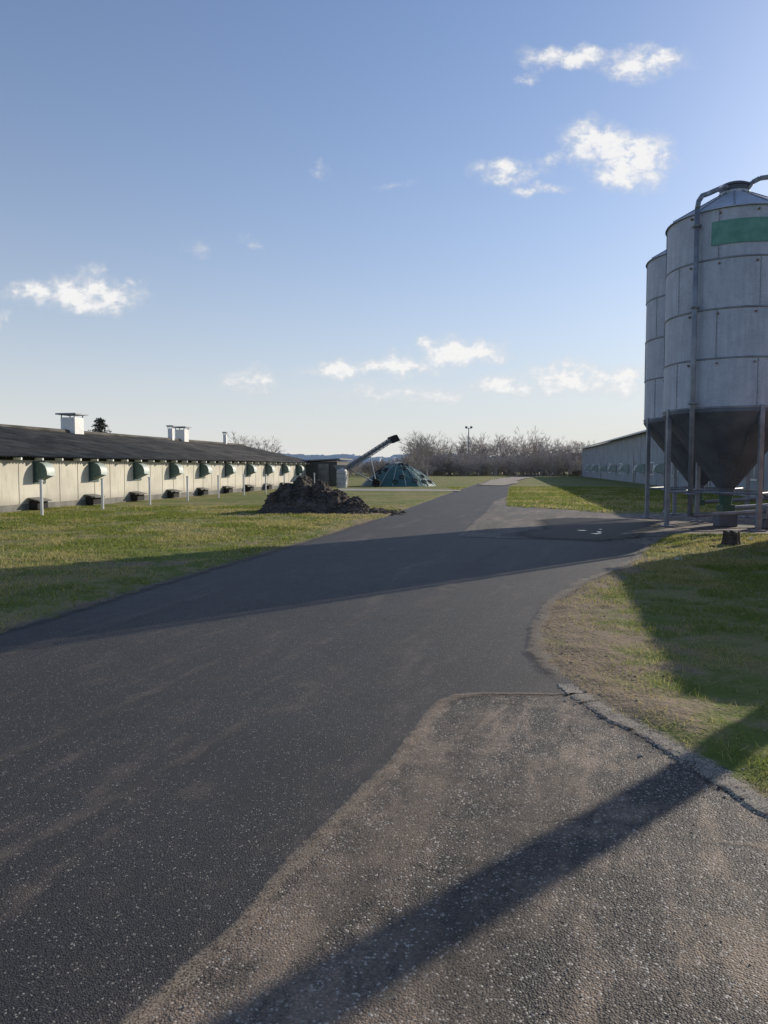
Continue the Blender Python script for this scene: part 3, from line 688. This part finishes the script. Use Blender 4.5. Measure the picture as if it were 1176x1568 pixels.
TW,t,b=newmat('hazed_twig_mat'); oi=t.n('ShaderNodeObjectInfo').outputs['Random']; setc(t,b,t.mix(oi,(.30,.26,.23),(.50,.45,.41)),1); b.inputs['Specular IOR Level'].default_value=0  # twigs lightened so their colour stands in for distance haze
meshes=[bare_tree(s,7,1.0,4) for s in(1,2,3,4)]; bushes=[bare_tree(s,3.6,1.1,4,True) for s in(11,12,13)]
for m_ in meshes+bushes: m_.materials.append(TW)
tl=empty('distant_treeline',(0,0,0))
def inst(me,loc,s,par,nm='tree'):
    o=bpy.data.objects.new(nm,me); o.location=loc; o.scale=(s*random.uniform(.9,1.3),s*random.uniform(.9,1.3),s); o.rotation_euler=(0,0,random.uniform(0,6.28)); o.parent=par; sc.collection.objects.link(o); return o
for k in range(270):
    x_=random.uniform(-2,60) if k%5 else random.uniform(-35,-2); y_=random.uniform(135,170)
    inst(random.choice(bushes),(x_,y_,0),random.uniform(.65,1.25)*(.85 if x_<4 else 1.15),tl,'bush')
for k in range(95):
    x_=random.uniform(5,62); inst(random.choice(meshes),(x_,random.uniform(145,180),0),random.uniform(.75,1.25)*(1.25 if x_<38 else 1.0),tl)
for k in range(20):
    inst(random.choice(bushes),(random.uniform(-16,10),random.uniform(120,150),0),random.uniform(.6,.95),tl,'bush')
def single(nm,me,x_,y_,s):
    e=empty(nm,(x_,y_,0)); inst(me,(0,0,0),s,e,'crown')
for (px,s,yy) in ((-.197,1.45,152),(-.185,1.3,160),(-.153,1.3,155),(-.166,1.15,150),(.0455,1.3,130),(.058,1.1,128)):
    single('bare_tree',random.choice(meshes),px*yy,yy,s)
FF,t,b=newmat('hazed_forest_mat'); p=t.n('ShaderNodeTexCoord').outputs['Object']; setc(t,b,t.mix(t.noise(p,.05,5,.6),(.60,.65,.70),(.70,.73,.76)),1)  # pale blue-grey has the aerial haze mixed into the forest colour
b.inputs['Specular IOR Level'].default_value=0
mbx=MB(); 
for row,(yy,hh) in enumerate(((760,11),(980,18))):
    xx=np.arange(-900,1100,2.5); top=hh*(.6+.6*fbm(xx*.02+row*50,xx*0+row,3)+.25*fbm(xx*.3,xx*0+3+row,3))
    vs=[];fs=[]
    for i_,(a_,h_) in enumerate(zip(xx,top)): 
        yo=yy+8*math.sin(a_*.05); vs+=[(a_,yo,-1),(a_,yo+random.uniform(-3,3),h_*.55),(a_,yo+5,h_)]
    for i_ in range(len(xx)-1):
        for j in(0,1): fs.append((3*i_+j,3*i_+3+j,3*i_+4+j,3*i_+1+j))
    mbx.add(vs,fs)
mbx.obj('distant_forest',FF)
ev=empty('evergreen_tree',(-22.9,60,0)); mb=MB(); mb.cyl((0,0,0),(0,0,5.6),.12,.02,n=8); mb.obj('trunk',TW,ev)
V=[]
for lay in range(26):
    z=.5+lay*.2; Rr=(6.3-z)*.5*rng.uniform(.7,1.2)+.08
    for k in range(9):
        a=rng.uniform(0,6.28); rl_=Rr*rng.uniform(.6,1.1)
        for q in range(34):
            f=rng.random(); c=np.array([f*rl_*math.cos(a),f*rl_*math.sin(a),z-.18*f+rng.normal(0,.04)])
            V.append(c+rng.normal(0,.055,(3,3)))
v=np.array(V).reshape(-1,3)
o=fast_mesh('foliage',v,np.arange(len(v)).reshape(-1,3),simple('needle_mat',(.05,.06,.05),(.09,.105,.07),3,.9),3); o.parent=ev

# ---------------------------------------------------------------- sky
w_=bpy.data.worlds.new('World'); sc.world=w_; w_.use_nodes=True; t=NT(w_.node_tree)
bg=w_.node_tree.nodes['Background']
sky=t.n('ShaderNodeTexSky',sky_type='NISHITA'); sky.sun_disc=False; sky.sun_elevation=EL; sky.sun_rotation=AZ
sky.altitude=0; sky.air_density=1.0; sky.dust_density=.6; sky.ozone_density=2.7
tc=t.n('ShaderNodeTexCoord').outputs['Generated']; sx=t.n('ShaderNodeSeparateXYZ',{0:tc}); x_,y_,z_=sx.outputs
yy=t.math('MAXIMUM',y_,.02); az=t.math('DIVIDE',x_,yy); el=t.math('DIVIDE',z_,yy)
pc=t.n('ShaderNodeCombineXYZ',{0:az,1:el,2:0.0}).outputs[0]
wn=t.n('ShaderNodeTexNoise',{'Vector':pc,'Scale':20.,'Detail':4.,'Roughness':.62}).outputs['Color']
off=t.n('ShaderNodeVectorMath',{0:t.n('ShaderNodeVectorMath',{0:wn,1:(.5,.5,.5)},operation='SUBTRACT').outputs[0],1:(.10,.055,0)},operation='MULTIPLY').outputs[0]
pw=t.n('ShaderNodeVectorMath',{0:pc,1:off},operation='ADD').outputs[0]
clouds=[(.25,.535,.055,.014,1.0),(.335,.528,.055,.018,1.0),(.19,.510,.018,.007,.6),(.285,.425,.045,.024,1.1),(.325,.405,.048,.03,1.2),(.310,.385,.03,.018,1.1),(.1653,.390,.045,.012,.85),(.2044,.365,.032,.008,.75),(.23,.41,.03,.010,.6),(-.080,.390,.012,.010,.4),(.015,.371,.02,.006,.35),(-.18,.295,.014,.006,.42),(-.241,.292,.016,.007,.35),
(-.405,.236,.045,.020,1.1),(-.37,.222,.05,.014,1.0),(-.468,.232,.04,.014,.9),(-.333,.242,.014,.006,.5),(-.1777,.117,.032,.013,.9),(-.05,.133,.055,.011,.9),(.02,.139,.055,.013,1.0),(.06,.166,.018,.010,.8),(.108,.155,.055,.017,1.1),(.2425,.123,.055,.015,1.05),(.165,.106,.05,.012,.9),(.326,.118,.05,.018,.9),(-.515,.19,.014,.014,.9),(.03,.10,.13,.012,.6)]
acc=None
for (a,e,ha,he,s) in clouds:
    dd=t.n('ShaderNodeVectorMath',{0:pw,1:(a,e,0)},operation='SUBTRACT').outputs[0]
    dd=t.n('ShaderNodeVectorMath',{0:dd,1:(1/(ha*1.5),1/(he*1.7),0)},operation='MULTIPLY').outputs[0]
    ln=t.n('ShaderNodeVectorMath',{0:dd},operation='LENGTH').outputs['Value']
    f=t.math('MULTIPLY',t.math('SUBTRACT',1.0,ln,clamp=True),s)
    acc=f if acc is None else t.math('MAXIMUM',acc,f)
fn=t.noise(t.mapping(pc,(1,1.4,1)),36,6,.66,.2)
dens=t.math('MULTIPLY',acc,t.math('ADD',.35,t.math('MULTIPLY',t.math('SUBTRACT',fn,.32),4.0)))
cm=t.math('MULTIPLY',t.ramp(dens,-.02,1.0),.94)
cm=t.math('MULTIPLY',cm,t.math('GREATER_THAN',y_,.05))
hs_=t.n('ShaderNodeHueSaturation',{'Color':sky.outputs[0],'Saturation':1.10,'Value':1.0})
skyc=t.n('ShaderNodeVectorMath',{0:hs_.outputs[0],1:(.95,1.0,1.14)},operation='MULTIPLY').outputs[0]
zc=t.math('MAXIMUM',z_,0.0)
hz=t.math('ADD',.05,t.math('MULTIPLY',t.math('POWER',2.718,t.math('MULTIPLY',zc,-4.4)),.86))
skyc=t.mix(hz,skyc,(5.4,5.75,6.1))
hz2=t.math('MULTIPLY',t.math('POWER',2.718,t.math('MULTIPLY',zc,-10.0)),.8)
skyc=t.mix(hz2,skyc,(6.6,6.45,6.15))
cc=t.mix(t.ramp(dens,.2,.95),(6.0,6.1,6.3),(7.8,7.7,7.6))
fin=t.mix(cm,skyc,cc)
t.nt.links.new(fin,bg.inputs[0]); bg.inputs[1].default_value=.12

# ---------------------------------------------------------------- sun
S=Vector((math.sin(AZ)*math.cos(EL),math.cos(AZ)*math.cos(EL),math.sin(EL)))
sl=bpy.data.lights.new('sun','SUN'); sl.energy=5; sl.angle=R(.53); sl.color=(1,.89,.73)
so=bpy.data.objects.new('sun',sl); so.rotation_euler=S.to_track_quat('Z','Y').to_euler(); sc.collection.objects.link(so)
# ---------------------------------------------------------------- camera
cd=bpy.data.cameras.new('camera'); cam=bpy.data.objects.new('camera',cd); sc.collection.objects.link(cam)
cd.sensor_fit='VERTICAL'; cd.sensor_height=36; cd.lens=26; cd.clip_end=9000; cd.clip_start=.05
cam.location=(0,0,1.6); cam.rotation_euler=(R(90-3.44),0,0); sc.camera=cam
